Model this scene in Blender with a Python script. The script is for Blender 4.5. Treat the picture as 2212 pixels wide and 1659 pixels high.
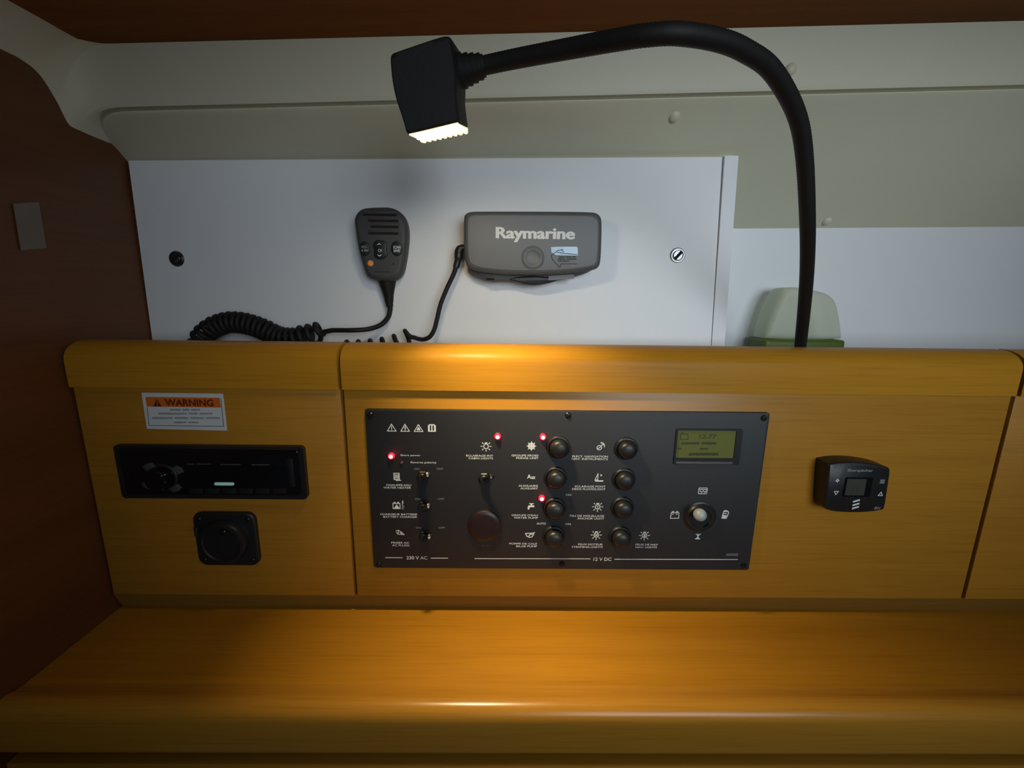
import bpy, bmesh, math, random
from mathutils import Vector, Matrix
random.seed(7)
for o in list(bpy.data.objects): bpy.data.objects.remove(o)
S = bpy.context.scene
COL = S.collection
Z0 = 1.2                                   # eye height; every coordinate below is relative to the eye

# ------------------------------------------------------------------ camera
FPX, PITCH, ROLL, YAW = 937.0, math.radians(11.58), math.radians(.68), math.radians(.55)
_f = Vector((math.sin(YAW)*math.cos(PITCH), math.cos(YAW)*math.cos(PITCH), -math.sin(PITCH)))
_r0 = Vector((math.cos(YAW), -math.sin(YAW), 0)); _u0 = _r0.cross(_f)
_r = math.cos(ROLL)*_r0 + math.sin(ROLL)*_u0
_u = -math.sin(ROLL)*_r0 + math.cos(ROLL)*_u0
cd = bpy.data.cameras.new('camera'); cam = bpy.data.objects.new('camera', cd); COL.objects.link(cam)
cd.sensor_width = 36.0; cd.lens = FPX/2212*36.0; cd.clip_start = .01; cd.clip_end = 50
cam.matrix_world = Matrix(((_r.x, _u.x, -_f.x, 0), (_r.y, _u.y, -_f.y, 0), (_r.z, _u.z, -_f.z, Z0), (0, 0, 0, 1)))
S.camera = cam

# ------------------------------------------------------------------ world, daylight, exposure
w = bpy.data.worlds.new('world'); S.world = w; w.use_nodes = True
w.node_tree.nodes['Background'].inputs[0].default_value = (.75, .85, 1, 1)
w.node_tree.nodes['Background'].inputs[1].default_value = .018
S.view_settings.view_transform = 'Standard'; S.view_settings.look = 'None'
S.view_settings.exposure = 0; S.view_settings.gamma = 1; S.view_settings.use_curve_mapping = False

def area_light(name, loc, target, sx, sy, power, color, spread=180):
    l = bpy.data.lights.new(name, 'AREA'); l.shape = 'RECTANGLE'; l.size = sx; l.size_y = sy
    l.energy = power; l.color = color; l.spread = math.radians(spread)
    o = bpy.data.objects.new(name, l); COL.objects.link(o)
    loc = Vector(loc); o.location = loc + Vector((0, 0, Z0))
    o.rotation_euler = (Vector(target)-loc).to_track_quat('-Z', 'Y').to_euler()
    return o
# daylight coming down the companionway, to the right of and behind the eye
area_light('companionway_daylight', (.50, -.75, .16), (.23, .5, .02), .66, .52, 1.44, (.80, .92, 1.0), 67)

# ------------------------------------------------------------------ geometry helpers
def D3(u, v): return (u-1106)/FPX*_r - (v-829.5)/FPX*_u + _f
def P(u, v, Y): d = D3(u, v); return d*(Y/d.y)             # where the sight line meets a plane of given depth
def PX(u, v, X): d = D3(u, v); return d*(X/d.x)
def PZ(u, v, Z): d = D3(u, v); return d*(Z/d.z)
def KM(u, v, Y): return Y/D3(u, v).y/FPX                    # metres per photo pixel there

WL = {}
def tag(o, label=None, cat=None, group=None, kind=None):
    if label: o['label'] = label
    if cat: o['category'] = cat
    if group: o['group'] = group
    if kind: o['kind'] = kind
    return o
def thing(name, label, cat, loc, group=None):
    o = bpy.data.objects.new(name, None); COL.objects.link(o); o.empty_display_size = .02
    loc = Vector(loc); o.location = loc + Vector((0, 0, Z0)); WL[o] = loc
    return tag(o, label, cat, group)
def link(name, me, mat, parent=None, loc=None):
    o = bpy.data.objects.new(name, me); COL.objects.link(o)
    if mat is not None and not me.materials: me.materials.append(mat)
    loc = Vector(loc) if loc is not None else Vector((0, 0, 0))
    WL[o] = loc
    if parent is None: o.location = loc + Vector((0, 0, Z0))
    else: o.parent = parent; o.location = loc - WL[parent]
    return o
def mesh(name, vs, fs, smooth=35):
    me = bpy.data.meshes.new(name); me.from_pydata([tuple(v) for v in vs], [], fs); me.validate()
    bm = bmesh.new(); bm.from_mesh(me); bmesh.ops.remove_doubles(bm, verts=bm.verts, dist=1e-7)
    bmesh.ops.recalc_face_normals(bm, faces=bm.faces); bm.to_mesh(me); bm.free()
    if smooth:
        me.polygons.foreach_set('use_smooth', [True]*len(me.polygons)); me.set_sharp_from_angle(angle=math.radians(smooth))
    return me
def mk(name, vs, fs, mat, parent=None, smooth=35, loc=None):
    if loc is None and parent is None:                     # origin at the middle of the bottom
        xs = [v[0] for v in vs]; ys = [v[1] for v in vs]; zs = [v[2] for v in vs]
        loc = Vector(((min(xs)+max(xs))/2, (min(ys)+max(ys))/2, min(zs)))
        vs = [Vector(v)-loc for v in vs]
    elif loc is None:
        loc = WL[parent]; vs = [Vector(v)-loc for v in vs]
    return link(name, mesh(name, vs, fs, smooth), mat, parent, loc)
def box(x0, x1, y0, y1, z0, z1, bev=0, seg=2):
    bm = bmesh.new(); bmesh.ops.create_cube(bm, size=1)
    for v in bm.verts:
        v.co = Vector(((x0+x1)/2+v.co.x*(x1-x0), (y0+y1)/2+v.co.y*(y1-y0), (z0+z1)/2+v.co.z*(z1-z0)))
    if bev: bmesh.ops.bevel(bm, geom=bm.edges[:], offset=bev, segments=seg, affect='EDGES', profile=.5)
    bm.verts.index_update()
    vs = [v.co.copy() for v in bm.verts]; fs = [[v.index for v in f.verts] for f in bm.faces]; bm.free()
    return vs, fs
def join(*parts):
    vs, fs = [], []
    for a, b in parts:
        n = len(vs); vs += list(a); fs += [[i+n for i in f] for f in b]
    return vs, fs
def loft(rings, closed=True, cap=True):
    n = len(rings[0]); vs = [v for r in rings for v in r]; fs = []
    for i in range(len(rings)-1):
        for j in range(n if closed else n-1):
            k = (j+1) % n; fs.append([i*n+j, i*n+k, (i+1)*n+k, (i+1)*n+j])
    if cap and closed: fs.append(list(range(n))); fs.append([(len(rings)-1)*n+j for j in range(n)])
    return vs, fs
def prism_x(prof, x0, x1):                                  # a (y,z) outline run along x
    return loft([[Vector((x, y, z)) for y, z in prof] for x in (x0, x1)])
def rrect(cx, cz, w, h, r, n=5):
    o = []
    for sx, sz, a0 in ((1, 1, 0), (-1, 1, 90), (-1, -1, 180), (1, -1, 270)):
        for i in range(n+1):
            a = math.radians(a0+90*i/n)
            o.append((cx+sx*(w/2-r)+r*math.cos(a), cz+sz*(h/2-r)+r*math.sin(a)))
    return o
def circle(cx, cz, r, n=24): return [(cx+r*math.cos(2*math.pi*i/n), cz+r*math.sin(2*math.pi*i/n)) for i in range(n)]
def inset(o, d):
    n = len(o); A = sum(o[i][0]*o[(i+1) % n][1]-o[(i+1) % n][0]*o[i][1] for i in range(n)); s = 1 if A > 0 else -1
    res = []
    for i in range(n):
        a, b, c = Vector(o[i-1]), Vector(o[i]), Vector(o[(i+1) % n])
        e1 = (b-a); e2 = (c-b)
        if e1.length < 1e-9 or e2.length < 1e-9: res.append(tuple(b)); continue
        e1.normalize(); e2.normalize()
        n1 = Vector((-e1.y, e1.x))*s; n2 = Vector((-e2.y, e2.x))*s; m = n1+n2
        if m.length < 1e-6: res.append(tuple(b)); continue
        m.normalize(); q = b+m*(d/max(.5, m.dot(n1))); res.append((q.x, q.y))
    return res
def smooth_outline(pts, sub=4):
    n = len(pts); res = []
    for i in range(n):
        p0, p1, p2, p3 = [Vector(pts[(i+k) % n]) for k in (-1, 0, 1, 2)]
        for j in range(sub):
            t = j/sub
            res.append(tuple(.5*((2*p1)+(p2-p0)*t+(2*p0-5*p1+4*p2-p3)*t*t+(3*p1-p0-3*p2+p3)*t**3)))
    return res
def chaikin(pts, k=2):
    for _ in range(k):
        q = []
        for i in range(len(pts)):
            a, b = Vector(pts[i]), Vector(pts[(i+1) % len(pts)]); q += [a.lerp(b, .25), a.lerp(b, .75)]
        pts = q
    return [tuple(p) for p in pts]
def shrink(o, d):                                           # draw an outline in towards its middle by d on every side
    x0, x1 = min(a for a, _ in o), max(a for a, _ in o); z0, z1 = min(b for _, b in o), max(b for _, b in o); cx, cz = (x0+x1)/2, (z0+z1)/2
    fx, fz = max(.05, 1-d/((x1-x0)/2)), max(.05, 1-d/((z1-z0)/2))
    return [(cx+(a-cx)*fx, cz+(b-cz)*fz) for a, b in o]
def slab(o, yf, yb, r=0, n=4, back_r=0):                    # an (x,z) outline with depth, front edge rounded
    rings = []
    if back_r:
        for i in range(n, 0, -1):
            a = math.pi/2*i/n; oo = shrink(o, back_r*(1-math.cos(a))); rings.append([Vector((x, yb-back_r*(1-math.sin(a)), z)) for x, z in oo])
        rings.append([Vector((x, yb-back_r, z)) for x, z in o])
    else: rings.append([Vector((x, yb, z)) for x, z in o])
    if r:
        for i in range(n+1):
            a = math.pi/2*i/n; oo = shrink(o, r*(1-math.cos(a))); rings.append([Vector((x, yf+r*(1-math.sin(a)), z)) for x, z in oo])
    else: rings.append([Vector((x, yf, z)) for x, z in o])
    return loft(rings)
def ring_slab(o, inner, yf, yb):                            # a frame: outline with a hole of equal vertex count
    R = lambda q, y: [Vector((x, y, z)) for x, z in q]
    return loft([R(o, yb), R(o, yf), R(inner, yf), R(inner, yb), R(o, yb)], cap=False)
def frame_of(d):
    d = Vector(d).normalized(); a = Vector((0, 0, 1)) if abs(d.z) < .9 else Vector((1, 0, 0))
    x = d.cross(a).normalized(); return x, x.cross(d).normalized(), d
def lathe(o, d, prof, n=20):                                # (radius, height) run round a direction
    x, y, z = frame_of(d); o = Vector(o)
    return loft([[o+z*h+(x*math.cos(2*math.pi*i/n)+y*math.sin(2*math.pi*i/n))*max(r, 1e-5) for i in range(n)] for r, h in prof])
def tube(path, rad, n=8):
    path = [Vector(p) for p in path]; m = len(path); rad = rad if isinstance(rad, (list, tuple)) else [rad]*m
    T = [(path[min(i+1, m-1)]-path[max(i-1, 0)]).normalized() for i in range(m)]
    x, y, _ = frame_of(T[0]); rings = []
    for i in range(m):
        x = (x-T[i]*x.dot(T[i])).normalized(); y = T[i].cross(x)
        rings.append([path[i]+(x*math.cos(2*math.pi*k/n)+y*math.sin(2*math.pi*k/n))*rad[i] for k in range(n)])
    return loft(rings)
def crom(pts, sub=8):
    pts = [Vector(p) for p in pts]; res = []
    for i in range(len(pts)-1):
        p0, p1, p2, p3 = pts[max(i-1, 0)], pts[i], pts[i+1], pts[min(i+2, len(pts)-1)]
        for j in range(sub):
            t = j/sub; res.append(.5*((2*p1)+(p2-p0)*t+(2*p0-5*p1+4*p2-p3)*t*t+(3*p1-p0-3*p2+p3)*t**3))
    res.append(pts[-1]); return res
def resample(path, step):
    out = [path[0].copy()]; acc = 0
    for a, b in zip(path, path[1:]):
        L = (b-a).length; pos = step-acc
        while pos <= L: out.append(a.lerp(b, pos/L)); pos += step
        acc = (acc+L) % step
    return out
def helix(path, rad, pitch_fn, per=14, ph=0.0):             # a coil wound round a path; rad may vary with t
    path = resample(path, .0004); m = len(path)
    T = [(path[min(i+1, m-1)]-path[max(i-1, 0)]).normalized() for i in range(m)]
    x, _, _ = frame_of(T[0]); out = []; last = -1
    for i in range(m):
        t = i/(m-1); x = (x-T[i]*x.dot(T[i])).normalized(); y = T[i].cross(x)
        if i: ph += 2*math.pi*(path[i]-path[i-1]).length/pitch_fn(t)
        k = int(ph/(2*math.pi)*per)
        if k != last:
            last = k; r = rad(t); out.append(path[i]+(x*math.cos(ph)+y*math.sin(ph))*r)
    return out

# ------------------------------------------------------------------ materials
def srgb(r, g, b):
    f = lambda c: (c/255/12.92) if c <= 10 else ((c/255+.055)/1.055)**2.4
    return (f(r), f(g), f(b), 1)
def nmat(name):
    m = bpy.data.materials.new(name); m.use_nodes = True; nt = m.node_tree
    return m, nt, nt.nodes['Principled BSDF']
def plain(name, col, rough=.5, metal=0, spec=.5, noise=.06, scale=60, bump=0, bscale=400, coat=0):
    m, nt, b = nmat(name); N, L = nt.nodes, nt.links
    b.inputs['Roughness'].default_value = rough; b.inputs['Metallic'].default_value = metal
    b.inputs['Specular IOR Level'].default_value = spec; b.inputs['Coat Weight'].default_value = coat
    tc = N.new('ShaderNodeTexCoord'); nz = N.new('ShaderNodeTexNoise'); nz.inputs['Scale'].default_value = scale
    nz.inputs['Detail'].default_value = 4; L.new(tc.outputs['Object'], nz.inputs['Vector'])
    mx = N.new('ShaderNodeMix'); mx.data_type = 'RGBA'
    mx.inputs[6].default_value = tuple(c*(1-noise) for c in col[:3])+(1,); mx.inputs[7].default_value = tuple(min(1, c*(1+noise)) for c in col[:3])+(1,)
    L.new(nz.outputs['Fac'], mx.inputs[0]); L.new(mx.outputs[2], b.inputs['Base Color'])
    if bump:
        n2 = N.new('ShaderNodeTexNoise'); n2.inputs['Scale'].default_value = bscale; L.new(tc.outputs['Object'], n2.inputs['Vector'])
        bp = N.new('ShaderNodeBump'); bp.inputs['Strength'].default_value = bump; bp.inputs['Distance'].default_value = .0005
        L.new(n2.outputs['Fac'], bp.inputs['Height']); L.new(bp.outputs['Normal'], b.inputs['Normal'])
    return m
def wood(name, c1, c2, rough=.38, axis=0, seed=0, coat=.15, tilt=0, spec=.3):
    m, nt, b = nmat(name); N, L = nt.nodes, nt.links
    tc = N.new('ShaderNodeTexCoord'); mp = N.new('ShaderNodeMapping')
    sc = [38, 38, 38]; sc[axis] = 1.6; mp.inputs['Scale'].default_value = sc; mp.inputs['Location'].default_value = (seed, seed*.7, seed*1.3)
    mp.inputs['Rotation'].default_value = (0, 0, tilt)
    L.new(tc.outputs['Object'], mp.inputs['Vector'])
    n1 = N.new('ShaderNodeTexNoise'); n1.inputs['Scale'].default_value = 1; n1.inputs['Detail'].default_value = 5; n1.inputs['Roughness'].default_value = .6; n1.inputs['Distortion'].default_value = .4
    L.new(mp.outputs[0], n1.inputs['Vector'])
    mp2 = N.new('ShaderNodeMapping'); s2 = [520, 520, 520]; s2[axis] = 14; mp2.inputs['Scale'].default_value = s2
    mp2.inputs['Rotation'].default_value = (0, 0, tilt)
    L.new(tc.outputs['Object'], mp2.inputs['Vector'])
    n2 = N.new('ShaderNodeTexNoise'); n2.inputs['Scale'].default_value = 1; n2.inputs['Detail'].default_value = 2; L.new(mp2.outputs[0], n2.inputs['Vector'])
    r1 = N.new('ShaderNodeValToRGB'); r1.color_ramp.elements[0].position = .3; r1.color_ramp.elements[1].position = .72
    r1.color_ramp.elements[0].color = c1; r1.color_ramp.elements[1].color = c2; L.new(n1.outputs['Fac'], r1.inputs[0])
    r2 = N.new('ShaderNodeValToRGB'); r2.color_ramp.elements[0].position = .28; r2.color_ramp.elements[1].position = .5
    r2.color_ramp.elements[0].color = (.72, .66, .6, 1); r2.color_ramp.elements[1].color = (1, 1, 1, 1); L.new(n2.outputs['Fac'], r2.inputs[0])
    mx = N.new('ShaderNodeMix'); mx.data_type = 'RGBA'; mx.blend_type = 'MULTIPLY'; mx.inputs[0].default_value = .45
    L.new(r1.outputs[0], mx.inputs[6]); L.new(r2.outputs[0], mx.inputs[7]); L.new(mx.outputs[2], b.inputs['Base Color'])
    bp = N.new('ShaderNodeBump'); bp.inputs['Strength'].default_value = .12; bp.inputs['Distance'].default_value = .0003
    L.new(n2.outputs['Fac'], bp.inputs['Height']); L.new(bp.outputs['Normal'], b.inputs['Normal'])
    b.inputs['Roughness'].default_value = rough; b.inputs['Specular IOR Level'].default_value = spec; b.inputs['Coat Weight'].default_value = coat*.5; b.inputs['Coat Roughness'].default_value = .2
    return m
def emit(name, col, strength, base=(.02, .02, .02, 1)):
    m, nt, b = nmat(name); b.inputs['Base Color'].default_value = base; b.inputs['Roughness'].default_value = .3
    b.inputs['Emission Color'].default_value = col; b.inputs['Emission Strength'].default_value = strength; return m

M = dict(
    wood=wood('honey_veneer', (.385, .170, .016, 1), (.45, .206, .022, 1), seed=1),
    wood_desk=wood('honey_veneer_ledge', (.375, .158, .009, 1), (.46, .203, .013, 1), seed=4, rough=.36, tilt=.0),
    wood_cap=wood('honey_moulding', (.41, .183, .013, 1), (.475, .216, .018, 1), seed=8, rough=.36, coat=0, spec=.10),
    wood_nose=wood('honey_nosing', (.40, .178, .016, 1), (.465, .212, .022, 1), seed=9, rough=.27, coat=.1, spec=.42),
    wood_shaded=wood('shaded_plinth_veneer', (.20, .098, .014, 1), (.26, .13, .02, 1), seed=11, rough=.55, coat=0),
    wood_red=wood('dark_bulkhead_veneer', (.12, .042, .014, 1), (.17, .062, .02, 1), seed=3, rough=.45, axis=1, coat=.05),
    wood_ceil=wood('dark_ceiling_veneer', (.17, .056, .008, 1), (.24, .080, .011, 1), seed=5, rough=.6, coat=0, spec=.12),
    liner=plain('cream_liner', (.60, .575, .435, 1), .5, noise=.03, scale=15, bump=.15, bscale=900),
    white=plain('white_laminate', (.76, .77, .79, 1), .42, noise=.02, scale=8, bump=.05, bscale=1200),
    gap=plain('dark_recess', (.012, .004, .003, 1), .9, noise=.1),
    black=plain('black_plastic', (.012, .012, .013, 1), .42, noise=.1, bump=.15),
    black_soft=plain('black_rubber', (.011, .0105, .010, 1), .6, noise=.1, bump=.2, spec=.25),
    black_gloss=plain('gloss_black', (.006, .006, .007, 1), .12, noise=.05),
    plate=plain('anthracite_plate', (.018, .018, .020, 1), .55, noise=.06, bump=.25, bscale=1500),
    dark_grey=plain('charcoal_plastic', (.048, .049, .049, 1), .6, noise=.06, bump=.3, bscale=1800),
    grey=plain('grey_plastic', (.145, .15, .155, 1), .5, noise=.03, bump=.2, bscale=1800),
    grey_dark=plain('grey_plastic_dark', (.080, .083, .082, 1), .55, noise=.03, bump=.2, bscale=1800),
    print_white=plain('white_print', (.72, .74, .72, 1), .6, noise=.01),
    print_grey=plain('grey_print', (.22, .23, .23, 1), .6, noise=.01),
    print_dark=plain('dark_print', (.03, .03, .03, 1), .6, noise=.01),
    print_soft=plain('faded_print', (.30, .31, .32, 1), .6, noise=.01),
    chrome=plain('chrome', (.40, .41, .42, 1), .38, metal=1, noise=.02),
    chrome_dark=plain('dark_chrome', (.16, .16, .16, 1), .3, metal=1, noise=.02),
    screw=plain('black_screw', (.035, .035, .036, 1), .3, metal=.8, noise=.05),
    lcd=emit('lcd_green', (.30, .34, .06, 1), .07, (.10, .11, .03, 1)),
    lcd_ink=plain('lcd_ink', (.040, .046, .009, 1), .5, noise=.01),
    lcd_dim=plain('lcd_dim', (.045, .045, .035, 1), .4, noise=.04),
    orange=plain('orange_print', (.62, .13, .012, 1), .5, noise=.02),
    label=plain('label_paper', (.62, .64, .65, 1), .5, noise=.02),
    amber=plain('amber_button', (.85, .30, .09, 1), .4, noise=.05),
    blue=plain('blue_sticker', (.36, .52, .72, 1), .25, noise=.1, scale=200),
    green=plain('green_plastic', (.085, .135, .012, 1), .45, noise=.05),
    led=emit('red_led', (1, .003, .010, 1), 7), led_core=emit('red_led_core', (1, .32, .36, 1), 9), led_off=plain('unlit_led', (.10, .03, .04, 1), .3),
    lens=emit('warm_led_lens', (1, .82, .54, 1), 112, (.8, .8, .75, 1)),
    lens_edge=emit('warm_lens_edge', (1, .80, .34, 1), 1.25, (.8, .8, .7, 1)),
    led_chip=emit('led_chip', (1, .86, .62, 1), 6),
    white_knob=plain('white_knob', (.34, .39, .40, 1), .35, noise=.02),
    reflection_grey=plain('pale_reflection', (.19, .16, .13, 1), .6, noise=.1),
    teal=emit('teal_glint', (.35, .8, .7, 1), .16, (.45, .55, .52, 1)),
    maroon=plain('dark_maroon', (.020, .009, .010, 1), .4, noise=.05),
)
def frosted():
    m = bpy.data.materials.new('frosted_plastic'); m.use_nodes = True; nt = m.node_tree; N, L = nt.nodes, nt.links
    b = N['Principled BSDF']; b.inputs['Base Color'].default_value = (.84, .85, .74, 1); b.inputs['Roughness'].default_value = .45
    tr = N.new('ShaderNodeBsdfTranslucent'); tr.inputs[0].default_value = (.80, .82, .68, 1)
    tp = N.new('ShaderNodeBsdfTransparent'); tp.inputs[0].default_value = (.85, .88, .80, 1)
    a = N.new('ShaderNodeMixShader'); a.inputs[0].default_value = .4; L.new(b.outputs[0], a.inputs[1]); L.new(tr.outputs[0], a.inputs[2])
    c = N.new('ShaderNodeMixShader'); c.inputs[0].default_value = .4; L.new(a.outputs[0], c.inputs[1]); L.new(tp.outputs[0], c.inputs[2])
    L.new(c.outputs[0], N['Material Output'].inputs[0]); return m
M['frost'] = frosted()

# ------------------------------------------------------------------ lettering and pictograms (flat print, a hair proud of its face)
_cache = {}
def text_geo(s, bold=0, shear=0):
    k = (s, bold, shear)
    if k not in _cache:
        cu = bpy.data.curves.new('t', 'FONT'); cu.body = s; cu.resolution_u = 3; cu.offset = bold; cu.shear = shear
        o = bpy.data.objects.new('t', cu); COL.objects.link(o)
        dg = bpy.context.evaluated_depsgraph_get(); me = bpy.data.meshes.new_from_object(o.evaluated_get(dg))
        vs = [v.co.copy() for v in me.vertices]; fs = [list(p.vertices) for p in me.polygons]
        bpy.data.objects.remove(o); bpy.data.curves.remove(cu); bpy.data.meshes.remove(me)
        x0 = min(v.x for v in vs); x1 = max(v.x for v in vs); y0 = min(v.y for v in vs); y1 = max(v.y for v in vs)
        _cache[k] = ([((v.x-x0)/(x1-x0), (v.y-y0)/(y1-y0)) for v in vs], fs)
    return _cache[k]
def flat_text(s, x0, z0, wd, ht, y, bold=0, shear=0):
    vs, fs = text_geo(s, bold, shear); return [Vector((x0+a*wd, y, z0+b*ht)) for a, b in vs], fs
def px_text(s, u0, u1, vc, hpx, y, bold=0, shear=0):         # text between two photo columns
    a, b = P(u0, vc, y), P(u1, vc, y); h = hpx*KM((u0+u1)/2, vc, y)
    return flat_text(s, a.x, (a.z+b.z)/2-h/2, b.x-a.x, h, y, bold, shear)
def strokes(lines, wd, y, th=.00008):                        # (x,z) polylines drawn with a pen of given width
    parts = []; y_face = y
    for ln in lines:
        for (ax, az), (bx, bz) in zip(ln, ln[1:]):
            y = y_face-.000004*len(parts)                    # each pen stroke lies over the one before
            d = Vector((bx-ax, bz-az)); L = d.length
            if L < 1e-9: continue
            d /= L; n = Vector((-d.y, d.x))*wd/2; e = d*wd*.4
            q = [(ax-e.x+n.x, az-e.y+n.y), (bx+e.x+n.x, bz+e.y+n.y), (bx+e.x-n.x, bz+e.y-n.y), (ax-e.x-n.x, az-e.y-n.y)]
            parts.append(([Vector((x, y, z)) for x, z in q], [[0, 1, 2, 3]]))
    return join(*parts)
def fill(poly, y): return [Vector((x, y, z)) for x, z in poly], [list(range(len(poly)))]
def icon(c, s, y, lines=(), fills=(), pen=.16):
    cx, cz = c; T = lambda q: (cx+q[0]*s, cz+q[1]*s); parts = []
    if lines: parts.append(strokes([[T(q) for q in l] for l in lines], pen*s, y))
    for f in fills: parts.append(fill([T(q) for q in f], y))
    return join(*parts)
def arc(cx, cz, r, a0, a1, n=12): return [(cx+r*math.cos(math.radians(a0+(a1-a0)*i/n)), cz+r*math.sin(math.radians(a0+(a1-a0)*i/n))) for i in range(n+1)]
def scribble(u0, u1, vc, hpx, y, words):                     # worn print too blurred to read: smudged word shapes
    parts = []; tot = sum(words)+(len(words)-1)*.8; x = u0; k = (u1-u0)/tot
    for wn in words:
        n = 0
        while n < wn:
            m = min(wn-n, random.choice((1, 1, 2))); a = P(x, vc, y); b = P(x+k*m*.97, vc, y); h = hpx*KM(x, vc, y)*random.uniform(.72, .95); o = h*random.uniform(-.06, .06)
            parts.append(([Vector((a.x, y, a.z-h/2+o)), Vector((b.x, y, b.z-h/2+o)), Vector((b.x, y, b.z+h/2+o)), Vector((a.x, y, a.z+h/2+o))], [[0, 1, 2, 3]]))
            x += k*m; n += m
        x += k*.8
    return join(*parts)

# ------------------------------------------------------------------ the setting
YF = .415                                                    # console face
XB = -.425                                                   # bulkhead face
def struct(o): o['kind'] = 'structure'; return o
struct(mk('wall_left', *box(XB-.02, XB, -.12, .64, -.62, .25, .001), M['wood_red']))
p = mk('wall_reflection', *loft([[PX(u, v, X) for u, v in ((28, 440), (84, 436), (101, 536), (45, 541))] for X in (XB+.0002, XB+.0012)]), M['reflection_grey'])  # pale reflection on the varnish, put in as a thin coloured patch
tag(p, 'faint grey rectangular reflection painted on the dark left bulkhead', 'plate')  # category only: a painted reflection, not a real plate

# moulded cream liner: slope over the wall, a groove, an upper face, and a cove that turns along the bulkhead
def lerp(a, b, t): return a+(b-a)*t
def liner_main(x):
    t = (x+.419)/(.5337+.419)
    Yg = .475; zg = lerp(.1715, .2065, t)
    if t > .55: zg = lerp(.1715, .2065, t)
    Yb = .60
    sl = lerp(-.62, -.952, min(1, max(0, (x+.42)/.70)))
    if x > .28: sl -= .062*(x-.28)/.4
    zb = zg+sl*(Yb-Yg)
    Yt = .46; zt = lerp(.2235, .2557, (x+.388)/.866)
    g = .0016
    return [(Yb, zb), (lerp(Yb, Yg, .35), lerp(zb, zg, .35)), (lerp(Yb, Yg, .62), lerp(zb, zg, .62)), (lerp(Yb, Yg, .85), lerp(zb, zg, .85)), (Yg+.0012, zg-.0022), (Yg, zg-.0008), (Yg+.006, zg+.0002),
            (Yg+.006, zg+.0022), (Yg-.001, zg+.0034), (Yg-.002, zg+.006), (lerp(Yg, Yt, .35), lerp(zg, zt, .35)), (lerp(Yg, Yt, .7), lerp(zg, zt, .7)), (Yt, zt), (Yt-.008, zt+.004), (.42, zt+.004), (.38, zt+.005), (.30, zt+.005), (.18, zt+.005)]
A_ = [(.60, .088), (.552, .122), (.5246, .1407), (.513, .150), (.507, .1532), (.5065, .1535), (.5055, .1531), (.500, .1531), (.4836, .1535), (.4725, .1542), (.4627, .1556), (.4575, .165), (.4533, .174), (.442, .190), (.428, .1953), (.4124, .1958), (.33, .197), (.18, .20)]
rings = []
xs = [XB+.056*(i/16) for i in range(17)]+[-.34, -.30, -.2, -.1, 0, .1, .2, .3, .4, .5, .62, .78, 1.0, 1.25]
for x in xs:
    t = min(1, (x-XB)/.056); e = 1-(1-t)**2.8
    Mn = liner_main(x); eg = 1-(1-t)**5; ring = []
    Ac = [(q.x, q.y) for q in crom([Vector((a, b, 0)) for a, b in A_], 4)]
    Mc = [(lerp(p[0], q[0], j/4), lerp(p[1], q[1], j/4)) for p, q in zip(Mn, Mn[1:]) for j in range(4)]+[Mn[-1]]
    for j, (a, b) in enumerate(zip(Ac, Mc)):
        wgt = max(0, 1-abs(j/4-6.5)/5); ee = lerp(e, eg, wgt)   # the groove runs on straight almost to the bulkhead
        ring.append(Vector((x, lerp(a[0], b[0], ee), lerp(a[1], b[1], ee))))
    rings.append(ring)
vs, fs = loft(rings, closed=False)
n = len(vs)                                                  # give the moulding a back so that it is a shell with thickness
vs2 = [v+Vector((0, .012, .012)) for v in vs]; m_ = len(rings[0]); K = len(rings)
edge = [i for i in range(m_)]
fs_all = fs+[[i+n for i in f][::-1] for f in fs]
for i in range(K-1):
    for j in (0, m_-1): a, b = i*m_+j, (i+1)*m_+j; fs_all.append([a, b, b+n, a+n])
for i in (0, K-1):
    for j in range(m_-1): a, b = i*m_+j, i*m_+j+1; fs_all.append([a, b, b+n, a+n])
liner = struct(mk('wall_upper', vs+vs2, fs_all, M['liner'], smooth=28))
for u, v, Y in ((1457, 252, .487), (1708, 150, .462), (1787, 478, .585)):
    c = P(u, v, Y); x_ = c.x; q = liner_main(x_)
    d = Vector((0, -1, -.9)) if v > 200 else Vector((0, -1, -.25))
    # drop the cap onto the liner surface along the sight line
    best = None
    for i in range(400):
        Yt = .44+i*.0005; pt = P(u, v, Yt); prof = liner_main(pt.x)
        for (y0, z0), (y1, z1) in zip(prof, prof[1:]):
            if min(y0, y1) <= Yt <= max(y0, y1) and abs(y1-y0) > 1e-6:
                zz = z0+(z1-z0)*(Yt-y0)/(y1-y0)
                if best is None or abs(zz-pt.z) < best[0]: best = (abs(zz-pt.z), pt)
    c = best[1]
    mk('screw_cap', *lathe(c-d.normalized()*.001, d, [(.0055, 0), (.0055, .0018), (.0042, .0034), (.002, .0042), (0, .0044)], 16), M['liner'], liner)

# wooden ceiling panel
zc = lambda x: lerp(.2235, .2557, (x+.388)/.866)
cv, cf = loft([[Vector((x, y, zc(x)+dz)) for y, dz in ((.4605, 0), (.4605, .014), (.05, .014), (.05, 0))] for x in (XB, -.2, 0, .2, .4, .78, 1.25)])
struct(mk('ceiling', cv, cf, M['wood_ceil']))

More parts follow.
